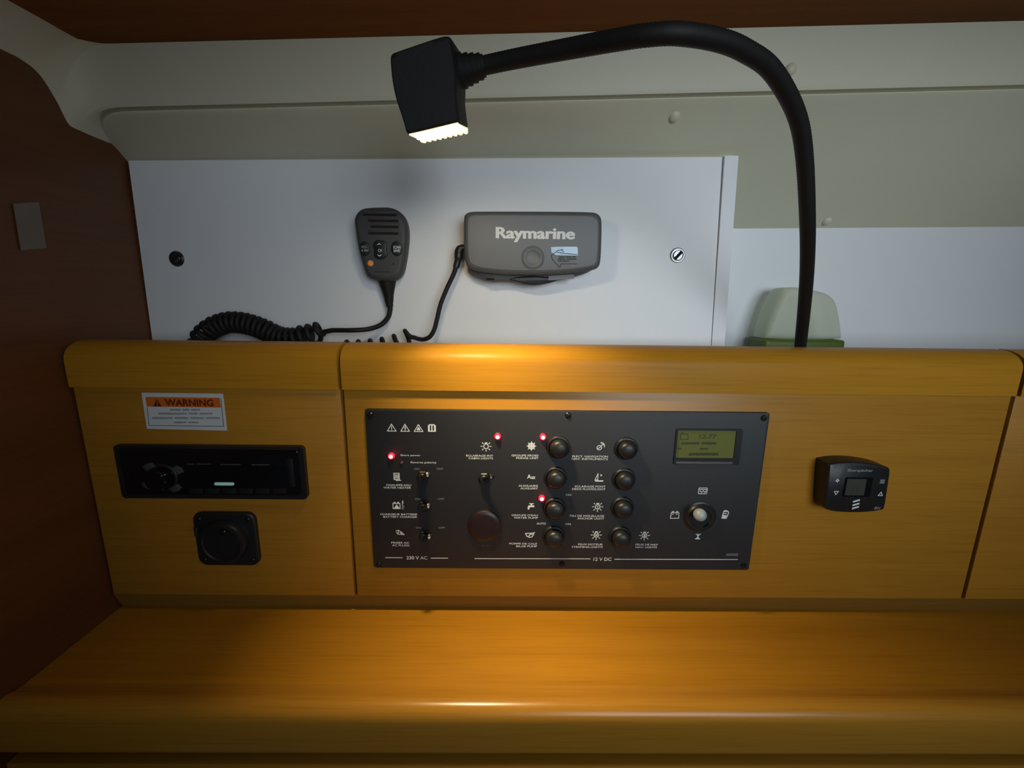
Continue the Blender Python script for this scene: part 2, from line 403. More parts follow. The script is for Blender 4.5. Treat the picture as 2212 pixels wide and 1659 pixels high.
# back wall of the open locker on the right, and the divider post beside the access panel
rw = P(1595, 490, .59); rw2 = P(2212, 492, .59)
def wall_box(x0, x1, zt0, zt1, zb, yf, yb): return loft([[Vector((x, yf, zb)), Vector((x, yf, zt)), Vector((x, yb, zt)), Vector((x, yb, zb))] for x, zt in ((x0, zt0), (x1, zt1))])
struct(mk('wall_back', *wall_box(.2, 1.25, rw.z+.004, rw2.z+.010, -.12, .59, .605), M['white']))
pt, pb = P(1566, 336, .512), P(1541, 747, .497)
wdt = .0150
post = [[Vector((q.x, q.y, q.z)), Vector((q.x+wdt, q.y, q.z)), Vector((q.x+wdt, .595, q.z+dz)), Vector((q.x, .595, q.z+dz))] for q, dz in ((P(1541, 747, .497)+Vector((0, .0, -.06)), 0), (pt, -.0))]
struct(mk('trim_1', *loft(post), M['white']))
# trough behind the console where the cables lie
struct(mk('trim_2', *box(XB+.001, 1.25, .441, .60, -.125, -.080, .0008), M['white']))
# recessed plinth strip under the console, its shade darkened into the veneer
struct(mk('trim_3', *prism_x([(.4165, -.3203), (.4250, -.3430), (.4365, -.3430), (.4365, -.3203)], XB+.0005, 1.25), M['wood_shaded'], smooth=0))
# dark carcass boards seen only through the gaps
for x0, x1, nm in ((-.4245, 1.25, 'trim_4'),):
    struct(mk(nm, *box(x0, x1, .434, .4395, -.3190, -.056, 0), M['gap']))

# ------------------------------------------------------------------ ledge in front of the console
zd = -.3418
bz = P(1100, 1636, .2975).z
prof = [(.4365, zd), (.326, zd), (.320, zd+.0006), (.3155, zd+.0022), (.3115, zd+.0034), (.3075, zd+.0034), (.3035, zd+.0022), (.3000, zd-.0008), (.2982, zd-.0048), (.2975, zd-.009),
        (.2975, bz+.006), (.2985, bz+.0028), (.3008, bz+.0008), (.304, bz), (.33, bz), (.33, zd-.018), (.4365, zd-.018)]
lt = thing('ledge', 'honey wood ledge with a rounded raised front edge below the instrument console', 'shelf', (.15, .37, bz))
mk('top_board', *prism_x([(.4365, zd), (.326, zd), (.326, zd-.018), (.4365, zd-.018)], XB+.0005, 1.25), M['wood_desk'], lt, smooth=20)
mk('front_nosing', *prism_x([(.326, zd-.018), (.326, zd)]+prof[2:15]+[(.33, zd-.018)], XB+.0005, 1.25), M['wood_nose'], lt, smooth=50)
dz1 = P(1600, 1653, .2985).z
f2 = mk('drawer_front', *box(XB+.002, 1.25, .2985, .316, dz1-.12, dz1, .0015), M['wood'])
tag(f2, 'wooden front panel below the ledge, at the bottom edge of the picture', 'drawer')

# ------------------------------------------------------------------ console fronts
def arc_pts(c, r, a0, a1, n): return [(c[0]+r*math.cos(math.radians(a0+(a1-a0)*i/n)), c[1]+r*math.sin(math.radians(a0+(a1-a0)*i/n))) for i in range(n+1)]
capf, capz = .411, -.0915
cap_prof = [(.440, capz), (capf, capz), (capf, -.0655)]+[(lerp(capf, .434, 1-math.cos(a)), lerp(-.0655, -.0484, math.sin(a))) for a in [math.radians(14+76*i/9) for i in range(10)]]+[(.440, -.0484)]
for nm, x0, x1, lab in (('console', -.4220, -.1640, 'honey wood console front holding the car radio and round-cornered black socket'),
                        ('console', -.1605, .4990, 'wide honey wood console front holding the black switch panel'),
                        ('console', .5035, 1.25, 'honey wood console front cut by the right picture edge beyond a dark gap')):
    t = thing('instrument_console', lab, 'cabinet', ((x0+x1)/2, .425, -.3205), 'console fronts')
    mk('front_panel', *box(x0, x1, YF, .4335, -.3205, capz, .0006), M['wood'], t)
    mk('top_moulding', *prism_x(cap_prof, x0, x1), M['wood_cap'], t, smooth=20)

# ------------------------------------------------------------------ white access panel with two turn fasteners
cs = [P(277, 347, .5225), P(1561, 339, .516), P(1535.5, 748, .5005), P(330, 742, .5195)]
cs[2] = cs[2]+(cs[2]-cs[1])*.13; cs[3] = cs[3]+(cs[3]-cs[0])*.13
def wallY(u, v):                                              # depth of the panel under a photo pixel
    lo, hi = .49, .53
    for _ in range(30):
        mid = (lo+hi)/2; q = P(u, v, mid)
        tz = (q.z-cs[3].z)/(cs[0].z-cs[3].z); L = cs[3].lerp(cs[0], tz); R = cs[2].lerp(cs[1], tz); tx = (q.x-L.x)/(R.x-L.x)
        if lerp(L.y, R.y, tx) > mid: lo = mid
        else: hi = mid
    return mid
ap = thing('access_panel', 'white laminate access panel behind the handset and grey box', 'panel', ((cs[2]+cs[3])/2))
grid = []
for k in (0, .008):
    for i in range(7):
        for j in range(7):
            q = cs[3].lerp(cs[0], i/6).lerp(cs[2].lerp(cs[1], i/6), j/6); grid.append(q+Vector((0, k, 0)))
fs = []
for i in range(6):
    for j in range(6):
        a = i*7+j; fs.append([a, a+1, a+8, a+7]); fs.append([49+a, 49+a+7, 49+a+8, 49+a+1])
for i in range(6):
    for a, b in (((i*7), (i+1)*7), (i*7+6, (i+1)*7+6), (i, i+1), (42+i, 43+i)): fs.append([a, b, b+49, a+49])
mk('board', grid, fs, M['white'], ap, smooth=30)
for u, v, lab in ((382, 559, 'dull fastener at left'), (1463, 552, 'chrome slotted fastener')):
    c = P(u, v, wallY(u, v)); k = KM(u, v, c.y)
    f = mk('turn_fastener', *lathe(c+Vector((0, .001, 0)), (0, -1, 0), [(16.5*k, 0), (16.5*k, .0016), (14*k, .003), (12.5*k, .003), (12*k, .0016), (0, .0016)], 28), M['chrome'] if u > 500 else M['chrome_dark'], ap, smooth=40)
    mk('dark_ring', *lathe(c+Vector((0, .0012, 0)), (0, -1, 0), [(12.6*k, 0), (12.6*k, .0018), (10*k, .0018)], 24), M['gap'], f, smooth=40)
    mk('slotted_head', *lathe(c+Vector((0, .001, 0)), (0, -1, 0), [(10.5*k, .0012), (10.5*k, .0034), (9*k, .0042), (0, .0044)], 24), M['chrome_dark'] if u < 500 else M['chrome'], f, smooth=40)
    a = math.radians(48); d = Vector((math.cos(a), 0, math.sin(a))); nn = Vector((-d.z, 0, d.x)); h = 10*k; ww = 3.2*k
    q = [c+Vector((0, -.00345, 0))+d*sx*h+nn*sz*ww for sx, sz in ((-1, -1), (1, -1), (1, 1), (-1, 1))]
    mk('slot', *loft([q, [x+Vector((0, .0015, 0)) for x in q]]) if False else loft([[x+Vector((0, .002, 0)) for x in q], [x-Vector((0, .0001, 0)) for x in q]]), M['gap'], f, smooth=0)
# ------------------------------------------------------------------ gooseneck reading lamp
base = P(1729, 745, .458)
lamp = thing('reading_lamp', 'black gooseneck lamp with a lit square head arching over the console', 'lamp', base+Vector((0, 0, -.036)))
gp = [P(1729, 745, .458)+Vector((0, 0, -.030)), P(1729, 745, .458), P(1739, 645, .418), P(1744, 560, .388), P(1744, 466, .360), P(1737, 332, .335), P(1719, 243, .318), P(1669, 154, .298), P(1610, 110, .285), P(1550, 86, .276),
      P(1468, 73, .270), P(1400, 76, .273), P(1334, 86, .282), P(1225, 106, .300), P(1109, 128, .316), P(1035, 144, .324), P(1000, 152, .325)]
path = resample(crom(gp, 10), .0011)
gr = .0057
mk('gooseneck', *tube(path, [gr*(1.0 if i % 2 else .955) for i in range(len(path))], 16), M['black_soft'], lamp, smooth=60)
mk('base_collar', *lathe(gp[0]-Vector((0, 0, .005)), (0, -.05, 1), [(.012, 0), (.012, .006), (.009, .009), (.009, .016), (.0065, .018)], 20), M['black'], lamp)
Yn, Yr = .307, .341
hp = [(840, 132), (841, 114), (860, 107), (950, 76), (970, 73), (976, 92), (983, 130), (987, 170), (985, 205), (990, 245), (993, 264), (980, 267), (890, 289), (876, 291), (870, 265), (853, 215), (845, 180)]
fo = chaikin([P(u, v, Yn) for u, v in hp], 2); fo = [Vector(q) for q in fo]
sh = ((P(909, 301, Yr)-P(878, 290, Yn))+(P(1013, 279, Yr)-P(992, 263, Yn)))*.5
cen = sum(fo, Vector())/len(fo)
def hring(t, sc): return [q+sh*t+(cen-q)*sc for q in fo]
mk('lamp_head', *loft([hring(0, .16), hring(0, .07), hring(.04, .025), hring(.12, 0), hring(.9, 0), hring(.96, .02), hring(1, .06)]), M['black_soft'], lamp, smooth=45)
# lens under the head
L00, L10, L11, L01 = P(884, 291, Yn+.002), P(989, 265, Yn+.002), P(1011, 280, Yr-.002), P(910, 302, Yr-.002)
ex = (L10-L00).normalized(); nl = ex.cross(L01-L00).normalized()
if nl.z > 0: nl = -nl
ln = mk('lens', *loft([[q+nl*.0-nl*.003 for q in (L00, L10, L11, L01)], [q+nl*.0004 for q in (L00, L10, L11, L01)]]), M['lens_edge'], lamp, smooth=0)
lc = (L00+L10+L11+L01)/4
inn = [lc+(q-lc)*.86+nl*.0005 for q in (L00, L10, L11, L01)]
mk('diffuser', *loft([[q-nl*.002 for q in inn], [q+nl*.0003 for q in inn]]), M['lens'], ln, smooth=0)
for i in range(9):
    t = (i+.5)/9; a = L00.lerp(L10, t); b = L01.lerp(L11, t)
    mk('lens_rib', *tube([a.lerp(b, .80)+nl*.0010, a.lerp(b, 1.03)+nl*.0010], .0016, 6), M['lens_edge'], ln)
for i in range(6):
    t = (i+.7)/6.4; q = L00.lerp(L10, t).lerp(L01.lerp(L11, t), .4)
    mk('led_chip', *lathe(q+nl*.001, nl, [(.0024, 0), (.0024, .0008), (.0012, .0014), (0, .0015)], 10), M['led_chip'], ln)
al = bpy.data.lights.new('reading_lamp_light', 'AREA'); al.shape = 'RECTANGLE'; al.size = .034; al.size_y = .016; al.energy = .41; al.color = (1, .79, .46); al.spread = math.radians(78)
ao = bpy.data.objects.new('reading_lamp_light', al); COL.objects.link(ao)
aim = (Vector((.050, .358, -.34))-lc).normalized(); zz = -aim; xx = (ex-zz*ex.dot(zz)).normalized(); yy = zz.cross(xx); lp = lc+nl*.0034+Vector((0, 0, Z0))
ao.matrix_world = Matrix(((xx.x, yy.x, zz.x, lp.x), (xx.y, yy.y, zz.y, lp.y), (xx.z, yy.z, zz.z, lp.z), (0, 0, 0, 1)))
# ribbed collar between head and arm
ca, cb = P(984, 157, .325), P(1046, 142, .3235)
L = (cb-ca).length; prof = [(.0112, 0)]
for i in range(5):
    t = i/5; r = lerp(.0112, .0068, t); prof += [(r, L*(t+.02)), (r, L*(t+.11)), (r-.0011, L*(t+.13)), (r-.0011, L*(t+.18))]
prof += [(.0066, L), (.0060, L*1.01)]
mk('ribbed_collar', *lathe(ca, cb-ca, prof, 20), M['black_soft'], lamp)

# ------------------------------------------------------------------ radio handset
YW = wallY(825, 530)
Ym = YW-.026
hs = thing('radio_handset', 'dark grey radio handset microphone hanging on the white panel', 'microphone', P(838, 610, YW))
ol = [(765, 490), (763, 472), (772, 455), (787, 448), (815, 446), (842, 447), (860, 455), (872, 469), (878, 488), (879, 512), (876, 545), (871, 575), (866, 592), (857, 602), (845, 607), (828, 607), (808, 604), (794, 597), (786, 584), (778, 558), (770, 525)]
ol = smooth_outline([(P(u, v, Ym).x, P(u, v, Ym).z) for u, v in ol], 3)
mk('shell', *slab(ol, Ym, YW-.001, .006, 5, .012), M['dark_grey'], hs, smooth=50)
for u0, u1, v in ((784, 857, 464), (795, 861, 477), (800, 861, 490), (795, 861, 504)):
    a, b = P(u0, v, Ym), P(u1, v, Ym)
    mk('grille_slot', *slab(rrect((a.x+b.x)/2, a.z, b.x-a.x, .0021, .001, 3), Ym-.0003, Ym+.002, 0), M['gap'], hs, smooth=0)
    mk('grille_ridge', *slab(rrect((a.x+b.x)/2, a.z+.0026, b.x-a.x, .0024, .0011, 3), Ym-.0010, Ym+.002, .0006, 2), M['dark_grey'], hs)
def oval(u, v, wpx, hpx, y, n=20):
    c = P(u, v, y); k = KM(u, v, y); return [(c.x+wpx/2*k*math.cos(2*math.pi*i/n), c.z+hpx/2*k*math.sin(2*math.pi*i/n)) for i in range(n)]
b1 = mk('button', *slab(oval(788, 537, 22, 30, Ym), Ym-.0018, Ym+.002, .0008, 3), M['black'], hs)
mk('lettering', *px_text('MED', 780, 793, 533.5, 5.5, Ym-.00192, .01), M['print_grey'], b1, smooth=0)
mk('lettering', *scribble(781, 795, 541, 5, Ym-.00192, [1, 3]), M['print_grey'], b1, smooth=0)
b2o = [(807, 528), (812, 520), (821, 519), (831, 521), (836, 529), (836, 537), (835, 541), (838, 548), (834, 556), (826, 560), (815, 559), (809, 552), (809, 545), (810, 540), (807, 534)]
b2 = mk('button', *slab(smooth_outline([(P(u, v, Ym).x, P(u, v, Ym).z) for u, v in b2o], 2), Ym-.0020, Ym+.002, .0009, 3), M['black'], hs)
mk('lettering', *join(px_text('CH', 816.5, 824.5, 541, 6, Ym-.00212, .01),
   strokes([[(P(u, v, Ym).x, P(u, v, Ym).z) for u, v in ((817, 529), (820, 526.5), (823, 528.5))], [(P(u, v, Ym).x, P(u, v, Ym).z) for u, v in ((817.5, 551), (821, 553.5), (824.5, 551))]], .0008, Ym-.00212)), M['print_white'], b2, smooth=0)
b3 = mk('button', *slab(oval(857.5, 537, 25, 31, Ym), Ym-.0018, Ym+.002, .0008, 3), M['black'], hs)
mk('lettering', *join(px_text('SCAN', 849.5, 865, 534, 6, Ym-.00192, .02), px_text('SAVE', 850, 864, 541.5, 6, Ym-.00192, .02)), M['print_white'], b3, smooth=0)
c = P(800.5, 569, Ym); tag(mk('amber_button', *lathe(c+Vector((0, .001, 0)), (0, -1, 0), [(.0034, 0), (.0034, .0018), (.0026, .0027), (0, .003)], 16), M['amber'], hs), 'small amber button')
c = P(850, 570, Ym); mk('pinhole', *lathe(c+Vector((0, .001, 0)), (0, -1, 0), [(.0009, 0), (.0009, .00115), (0, .0012)], 8), M['gap'], hs)
a, b = P(808, 587, Ym), P(842, 587, Ym); mk('seam', *slab(rrect((a.x+b.x)/2, a.z, b.x-a.x, .0005, .0002, 2), Ym-.0001, Ym+.001), M['gap'], hs, smooth=0)
Yc = Ym+.014
a0, a1 = P(836, 600, Yc), P(842, 662, Yc-.001)
k = KM(838, 630, Yc); LL = (a1-a0).length
mk('strain_relief', *lathe(a0, a1-a0, [(19*k, 0), (18.5*k, LL*.12), (14*k, LL*.4), (10.5*k, LL*.62), (8.5*k, LL*.85), (7.5*k, LL*.9), (7.5*k, LL), (5*k, LL*1.005)], 18), M['black_soft'], hs)
# coiled lead
cr = .0028
yc = .492
axis = crom([P(700, 716, yc), P(680, 722, yc), P(655, 727, yc), P(630, 731, yc), P(600, 727, yc), P(570, 712, yc), P(535, 700, yc), P(500, 696, yc), P(470, 703, yc), P(448, 716, yc), P(434, 733, yc+.002), P(430, 752, yc+.004)], 8)
rad = lambda t: .0097*(1.1 if t < .2 else 1.0)*min(1, .05+t/.035)
hx = helix(axis, rad, lambda t: lerp(.0115, .0062, min(1, t/.34)) if t < .34 else (.0058 if t < .66 else lerp(.0058, .0085, (t-.66)/.34)), 14, 1.2)
lead = crom([P(842, 655, Yc), P(843, 668, Yc-.002), P(838, 686, Yc-.004), P(822, 702, Yc-.006), P(795, 711, yc-.003), P(760, 713.5, yc-.008), P(738, 713.5, yc-.004), P(718, 713.5, yc-.001)], 6)
full = lead+hx
mk('coiled_lead', *tube(full, cr, 8), M['black_soft'], hs, smooth=60)

# ------------------------------------------------------------------ grey branded box and its cable
Yb_ = wallY(1150, 540)
Yf_ = Yb_-.034
gb = thing('grey_instrument_box', 'grey plastic box with white maker lettering on the white panel', 'device', P(1150, 612, Yb_))
def pl(pts, y): return [(P(u, v, y).x, P(u, v, y).z) for u, v in pts]
fo_ = [(1001, 470), (1004, 461), (1013, 456), (1030, 455), (1150, 455), (1278, 456), (1292, 459), (1300, 467), (1302, 480), (1301, 530), (1299, 565), (1295, 577), (1284, 583), (1240, 590), (1195, 593), (1150, 594), (1100, 593), (1050, 589), (1020, 583), (1008, 575), (1003, 562), (1001, 530)]
fo_x = chaikin(pl(fo_, Yf_), 2)
mk('front_cover', *slab(fo_x, Yf_+.0006, Yf_+.020, .0046, 4), M['grey_dark'], gb, smooth=50)  # same plastic as the face; bevel shade put into a darker grey
mk('face_panel', *slab(shrink(fo_x, .0044), Yf_, Yf_+.002, .0006, 3), M['grey'], gb, smooth=50)
sk = [(1003, 480), (1012, 462), (1150, 460), (1290, 463), (1299, 480), (1299, 560), (1288, 580), (1265, 592), (1225, 602), (1190, 608), (1150, 610), (1105, 608), (1078, 607), (1065, 608), (1052, 604), (1028, 596), (1010, 584), (1004, 565)]
mk('rear_shell', *slab(chaikin(pl(sk, Yf_), 2), Yf_+.012, Yb_-.0005, .004, 3), M['grey_dark'], gb, smooth=50)
bl = smooth_outline([(1100, 603), (1125, 612), (1150, 616), (1175, 614), (1205, 604), (1150, 596)], 3)
mk('thumb_wheel', *slab(pl(bl, Yf_+.016), Yf_+.010, Yb_-.006, .002, 3), M['black'], gb, smooth=50)
sl_ = P(1060, 601, Yf_); mk('lower_notch', *slab(rrect(P(1059, 603, Yf_+.011).x, P(1059, 603, Yf_+.011).z, .0095, .0022, .001, 3), Yf_+.0115, Yf_+.016), M['gap'], gb, smooth=0)
mk('lettering', *join(*[px_text('Raymarine', 1072+du, 1241+du, 507.5+dv, 30, Yf_-.0002-i_*.000004, .012) for i_, (du, dv) in enumerate(((-1.3, 0), (1.3, 0), (0, -.5), (0, .5)))]), M['print_white'], gb, smooth=0)
c = P(1151, 557, Yf_); k = KM(1151, 557, Yf_)
mk('round_dimple', *lathe(c+Vector((0, .001, 0)), (0, -1, 0), [(26*k, .0009), (23*k, .0016), (20.5*k, .0032), (19*k, .0034), (16*k, .0022), (10*k, .0013), (4*k, .00105), (0, .00102)], 28), M['grey'], gb, smooth=70)
st = mk('sticker', *slab(pl([(1190, 534), (1205, 533), (1246, 533), (1248, 536), (1248, 552), (1200, 551), (1191, 545)], Yf_), Yf_-.00035, Yf_+.0005), M['blue'], gb, smooth=0)
mk('sticker_arrow', *strokes([pl(q, Yf_) for q in ([(1246, 570), (1212, 570), (1209.5, 578), (1193, 560), (1191, 552), (1205, 541), (1216, 539)], [(1203, 545), (1222, 548), (1246, 550)], [(1213, 541), (1218, 544)])], .0007, Yf_-.0005), M['print_dark'], st, smooth=0)
mk('sticker_print', *join(scribble(1207, 1244, 555, 3, Yf_-.0005, [5, 5, 3]), scribble(1205, 1245, 559.5, 3, Yf_-.0005, [6, 8]), scribble(1205, 1230, 564, 2.6, Yf_-.0005, [8])), M['print_dark'], st, smooth=0)
mk('tape_strip', *slab(pl([(1186, 595), (1243, 592), (1243, 601), (1187, 605)], Yf_), Yf_+.0095, Yf_+.0125), M['grey'], gb, smooth=0)
cb2 = thing('coiled_cable', 'thin black coiled cable plugged into the left side of the grey box', 'cable', P(915, 745, .49))
Yp = Yf_+.016
pa, pb2 = P(999, 533, Yp), P(984, 583, Yp)
mk('plug', *tube(crom([P(1006, 537, Yp), P(996, 537, Yp), P(991, 545, Yp), P(990, 558, Yp), P(985, 578, Yp)], 5), [.0042]*6+[.0048]*5+[.0046]*5+[.0036]*5, 12), M['black'], cb2)
hx2 = helix(crom([P(893, 728, .488), P(870, 740, .488), P(845, 748, .488), P(815, 754, .488), P(780, 757, .488), P(745, 758, .488)], 8), lambda t: .0105*min(1, .05+t/.05), lambda t: lerp(.0165, .0128, t), 16, 2.9)
cab = crom([P(985, 576, Yp), P(980, 592, Yp-.001), P(966, 622, Yp-.003), P(952, 657, .489), P(944, 690, .486), P(938, 712, .484), P(929, 727, .484), P(916, 733, .486), P(904, 732, .487), hx2[0]], 6)
mk('cord', *tube(cab+hx2[1:], .0025, 8), M['black_soft'], cb2, smooth=60)

# ------------------------------------------------------------------ frosted container in the locker
Yk = .548
fc = thing('plastic_container', 'frosted plastic container with a green base standing behind the lamp arm', 'container', P(1738, 750, Yk+.02)+Vector((0, 0, -.0295)))
zb_ = -.080
Yk2 = Yk-.006
body = pl([(1657, 735), (1658, 722), (1664, 700), (1674, 672), (1686, 645), (1693, 631), (1701, 623), (1712, 620), (1735, 621), (1762, 626), (1786, 632), (1800, 639), (1808, 648), (1813, 660), (1817, 680), (1821, 705), (1823, 724), (1823, 735)], Yk2)
bx0, bx1 = P(1652, 730, Yk2).x, P(1827, 730, Yk2).x
mk('frosted_body', *slab(chaikin(body, 1), Yk2, .580, .008, 5, .010), M['frost'], fc, smooth=60)
zt_ = P(1740, 733, Yk).z
gk = rrect((bx0+bx1)/2, (zt_+zb_)/2, bx1-bx0, zt_-zb_, .003, 3)
mk('green_base', *slab(gk, Yk2-.002, .583, .004, 3, .004), M['green'], fc, smooth=50)

# ------------------------------------------------------------------ warning label
Yw_ = YF-.0004
wl = thing('warning_label', 'white and orange warning sticker above the car radio', 'sticker', P(404, 928, YF))
mk('paper', *slab(pl([(306, 848), (482, 850), (491, 930), (318, 926)], YF), Yw_, YF+.0005), M['label'], wl, smooth=0)
mk('orange_band', *slab(pl([(315, 857), (475, 859), (478, 880), (318, 878)], YF), Yw_-.0001, YF), M['orange'], wl, smooth=0)
mk('lettering', *join(px_text('WARNING', 356, 461, 870, 15.5, Yw_-.0002, .03), fill(pl([(339, 862), (349, 878), (331, 878)], Yw_-.0002), Yw_-.0002)), plain('warning_ink', (.10, .015, .006, 1), .6, noise=.02), wl, smooth=0)
mk('warning_mark', *join(strokes([pl([(340, 867), (340, 873)], Yw_-.0003)], .0007, Yw_-.0003), strokes([pl([(340, 875.4), (340, 876)], Yw_-.0003)], .0008, Yw_-.0003)), M['orange'], wl, smooth=0)
mk('border_line', *strokes([pl([(318, 880), (322, 919), (483, 921), (477, 860)], Yw_-.0002)], .0005, Yw_-.0002), M['print_dark'], wl, smooth=0)
mk('small_print', *join(scribble(367, 432, 885, 5, Yw_-.0002, [5, 3, 4]), scribble(342, 459, 893.5, 4.5, Yw_-.0002, [13, 4, 6]), scribble(328, 475, 903, 4.5, Yw_-.0002, [9, 6, 6, 6]), scribble(375, 429, 912.5, 4.2, Yw_-.0002, [6, 5])), M['print_soft'], wl, smooth=0)

# ------------------------------------------------------------------ car radio
cr_ = thing('car_radio', 'black car radio with a round volume knob set in the left console', 'radio', P(465, 1074, YF))
x0, x1 = -.3890, -.2025; z0, z1 = -.2058, -.1495
cx, cz = (x0+x1)/2, (z0+z1)/2
mk('bezel', *ring_slab(rrect(cx, cz, x1-x0, z1-z0, .004), rrect(cx, cz+.0005, x1-x0-.010, z1-z0-.008, .003), YF-.0055, YF+.002), M['black'], cr_, smooth=30)
mk('faceplate', *slab(rrect(cx, cz+.0005, x1-x0-.0092, z1-z0-.0072, .003), YF-.0060, YF+.002, .002, 3), M['black_gloss'], cr_, smooth=40)
yfp = YF-.0062
kc = P(352, 1031, yfp)
kb = mk('volume_knob', *lathe(kc+Vector((0, .001, 0)), (0, -1, 0), [(.0125, 0), (.0125, .0012), (.0118, .0016), (.0108, .0016), (.0106, .010), (.0098, .0115), (.0060, .0118), (0, .0110)], 32), M['black_gloss'], cr_, smooth=40)
mk('knob_ring', *lathe(kc+Vector((0, .0008, 0)), (0, -1, 0), [(.0148, 0), (.0148, .0014), (.0140, .0020), (.0126, .0020), (.0126, 0)], 32), M['black'], cr_, smooth=40)
for a0 in (35, 125, 215, 305):
    q = [(kc.x+r*math.cos(math.radians(a)), kc.z+r*.72*math.sin(math.radians(a))) for r, a in [(.0165, a0-20), (.0165, a0), (.0165, a0+20), (.0235, a0+14), (.0245, a0), (.0235, a0-14)]]
    mk('key', *slab(q, yfp-.0014, yfp+.001, .0005, 2), M['dark_grey'], cr_)
a, b = P(408, 972, yfp), P(622, 1000, yfp)
mk('display_window', *slab(rrect((a.x+b.x)/2+.006, (a.z+b.z)/2-.0035, b.x-a.x-.01, .0145, .0015), yfp-.0006, yfp+.001, .0003, 2), M['black_gloss'], cr_)
a, b = P(405, 968, yfp), P(645, 968, yfp)
mk('disc_slot', *slab(rrect((a.x+b.x)/2, a.z+.0005, b.x-a.x, .003, .0012, 3), yfp-.0003, yfp+.001), M['gap'], cr_)
for i in range(6):
    u = 424+i*36; q = P(u, 1060, yfp)
    mk('preset_key', *slab(rrect(q.x, q.z, .0138, .0052, .001, 3), yfp-.0016, yfp+.001, .0005, 2), M['black'], cr_)
mk('faint_print', *join(scribble(404, 457, 1002.5, 3.6, yfp-.0008, [3, 6]), scribble(476, 520, 1003.5, 3.6, yfp-.0008, [8]), scribble(543, 582, 1004, 3.6, yfp-.0008, [7])), plain('faint_print', (.045, .045, .05, 1), .6), cr_, smooth=0)
q = P(485, 1045, yfp); tag(mk('glint', *slab(rrect(q.x, q.z, .0195, .0030, .0014, 3), yfp-.0012, yfp, .0004, 2), M['teal'], cr_), 'small pale teal glint put in as a glowing strip')  # reflected glint on the faceplate, put in as a faintly glowing pill
q = P(652, 966, YF); mk('corner_screw', *lathe(Vector((q.x, YF-.0053, q.z)), (0, -1, 0), [(.0014, 0), (.0014, .001), (0, .0013)], 10), M['screw'], cr_)
mk('release_button', *slab(rrect(x1-.0135, cz+.001, .006, .030, .0016, 3), yfp-.0010, yfp+.001, .0004, 2), M['black'], cr_)

# ------------------------------------------------------------------ square socket with a lid
so = thing('power_socket', 'square black socket cover with rounded corners below the car radio', 'socket', P(487, 1222, YF))
a, b = P(417, 1110, YF-.006), P(551, 1221, YF-.006)
sx0, sx1, sz1, sz0 = P(414, 1112, YF-.004).x, P(549, 1112, YF-.004).x, P(480, 1108, YF-.004).z, P(487, 1222, YF-.004).z
scx, scz, sw, shh = (sx0+sx1)/2, (sz0+sz1)/2, sx1-sx0, sz1-sz0
def chamf(cx, cz, w_, h_, c): return [(cx-w_/2+c, cz-h_/2), (cx+w_/2-c, cz-h_/2), (cx+w_/2, cz-h_/2+c), (cx+w_/2, cz+h_/2-c), (cx+w_/2-c, cz+h_/2), (cx-w_/2+c, cz+h_/2), (cx-w_/2, cz+h_/2-c), (cx-w_/2, cz-h_/2+c)]
mk('base_plate', *slab(rrect(scx, scz, sw, shh, .0085, 3), YF-.0045, YF+.001, .002, 3), M['black'], so, smooth=40)
lid = mk('lid', *lathe(Vector((scx, YF-.004, scz)), (0, -1, 0), [(.0235, 0), (.0235, .006), (.0222, .0082), (.0195, .0088), (.0185, .0075), (.006, .0078), (0, .0080)], 36), M['black'], so, smooth=40)
mk('lid_latch', *lathe(Vector((P(482, 1150, YF-.012).x, YF-.010, P(482, 1150, YF-.012).z)), (0, -1, 0), [(.0042, 0), (.0040, .0022), (.0026, .0036), (0, .004)], 16), M['black_gloss'], lid, smooth=60)
for sx in (-1, 1):
    for sz in (-1, 1):
        mk('screw', *lathe(Vector((scx+sx*(sw/2-.0070), YF-.0042, scz+sz*(shh/2-.0070))), (0, -1, 0), [(.0022, 0), (.0022, .0006), (.0014, .0013), (0, .0015)], 12), M['screw'], so)
mk('hinge', *lathe(Vector((scx-sw/2+.0045, YF-.0065, scz+.006)), (0, 0, 1), [(.0022, 0), (.0022, .010)], 12), M['black'], so)

# ------------------------------------------------------------------ electrical switch panel
YP = YF-.0035
YT = YP-.00012
ep = thing('switch_panel', 'black electrical switch panel with red lights and a small screen', 'switch panel', (.06, YF, -.2862))
px0, px1, pz0, pz1 = -.1398, .2590, -.2845, -.1108
plate = mk('plate', *slab(rrect((px0+px1)/2, (pz0+pz1)/2, px1-px0, pz1-pz0, .0025, 3), YP, YF+.001, .0006, 2), M['plate'], ep, smooth=40)
def XZ(u, v): q = P(u, v, YP); return (q.x, q.z)
KP = KM(1200, 1050, YP)
for u, v in ((800, 897), (1227, 897), (1650, 903), (819, 1220), (1214, 1218), (1606, 1222)):
    x, z = XZ(u, v)
    s = mk('screw', *lathe((x, YP+.0002, z), (0, -1, 0), [(.0031, 0), (.0031, .0006), (.0022, .0016), (0, .0019)], 16), M['screw'], ep)
    mk('screw_slot', *join(*[(lambda d: loft([[Vector((x+d[0]*i*.0018-d[1]*j*.0003, yy2, z+d[1]*i*.0018+d[0]*j*.0003)) for i, j in ((-1, -1), (1, -1), (1, 1), (-1, 1))] for yy2 in (YP-.0008, YP-.00185)]))(d) for d in ((.8, .6), (-.6, .8))]), M['gap'], s, smooth=0)
def label(lines, right, v0, dv=5.6, wpx=None, left=None, h=4.3, mat='print_white'):
    parts = []
    for i, (s, wd) in enumerate(lines):
        u1 = right if right else left+wd
        parts.append(px_text(s, u1-wd, u1, v0+i*dv, h, YT, .012))
    return mk('lettering', *join(*parts), M[mat], plate, smooth=0)
label([('CHAUFFE-EAU', 54), ('WATER HEATER', 60)], 888, 1048)
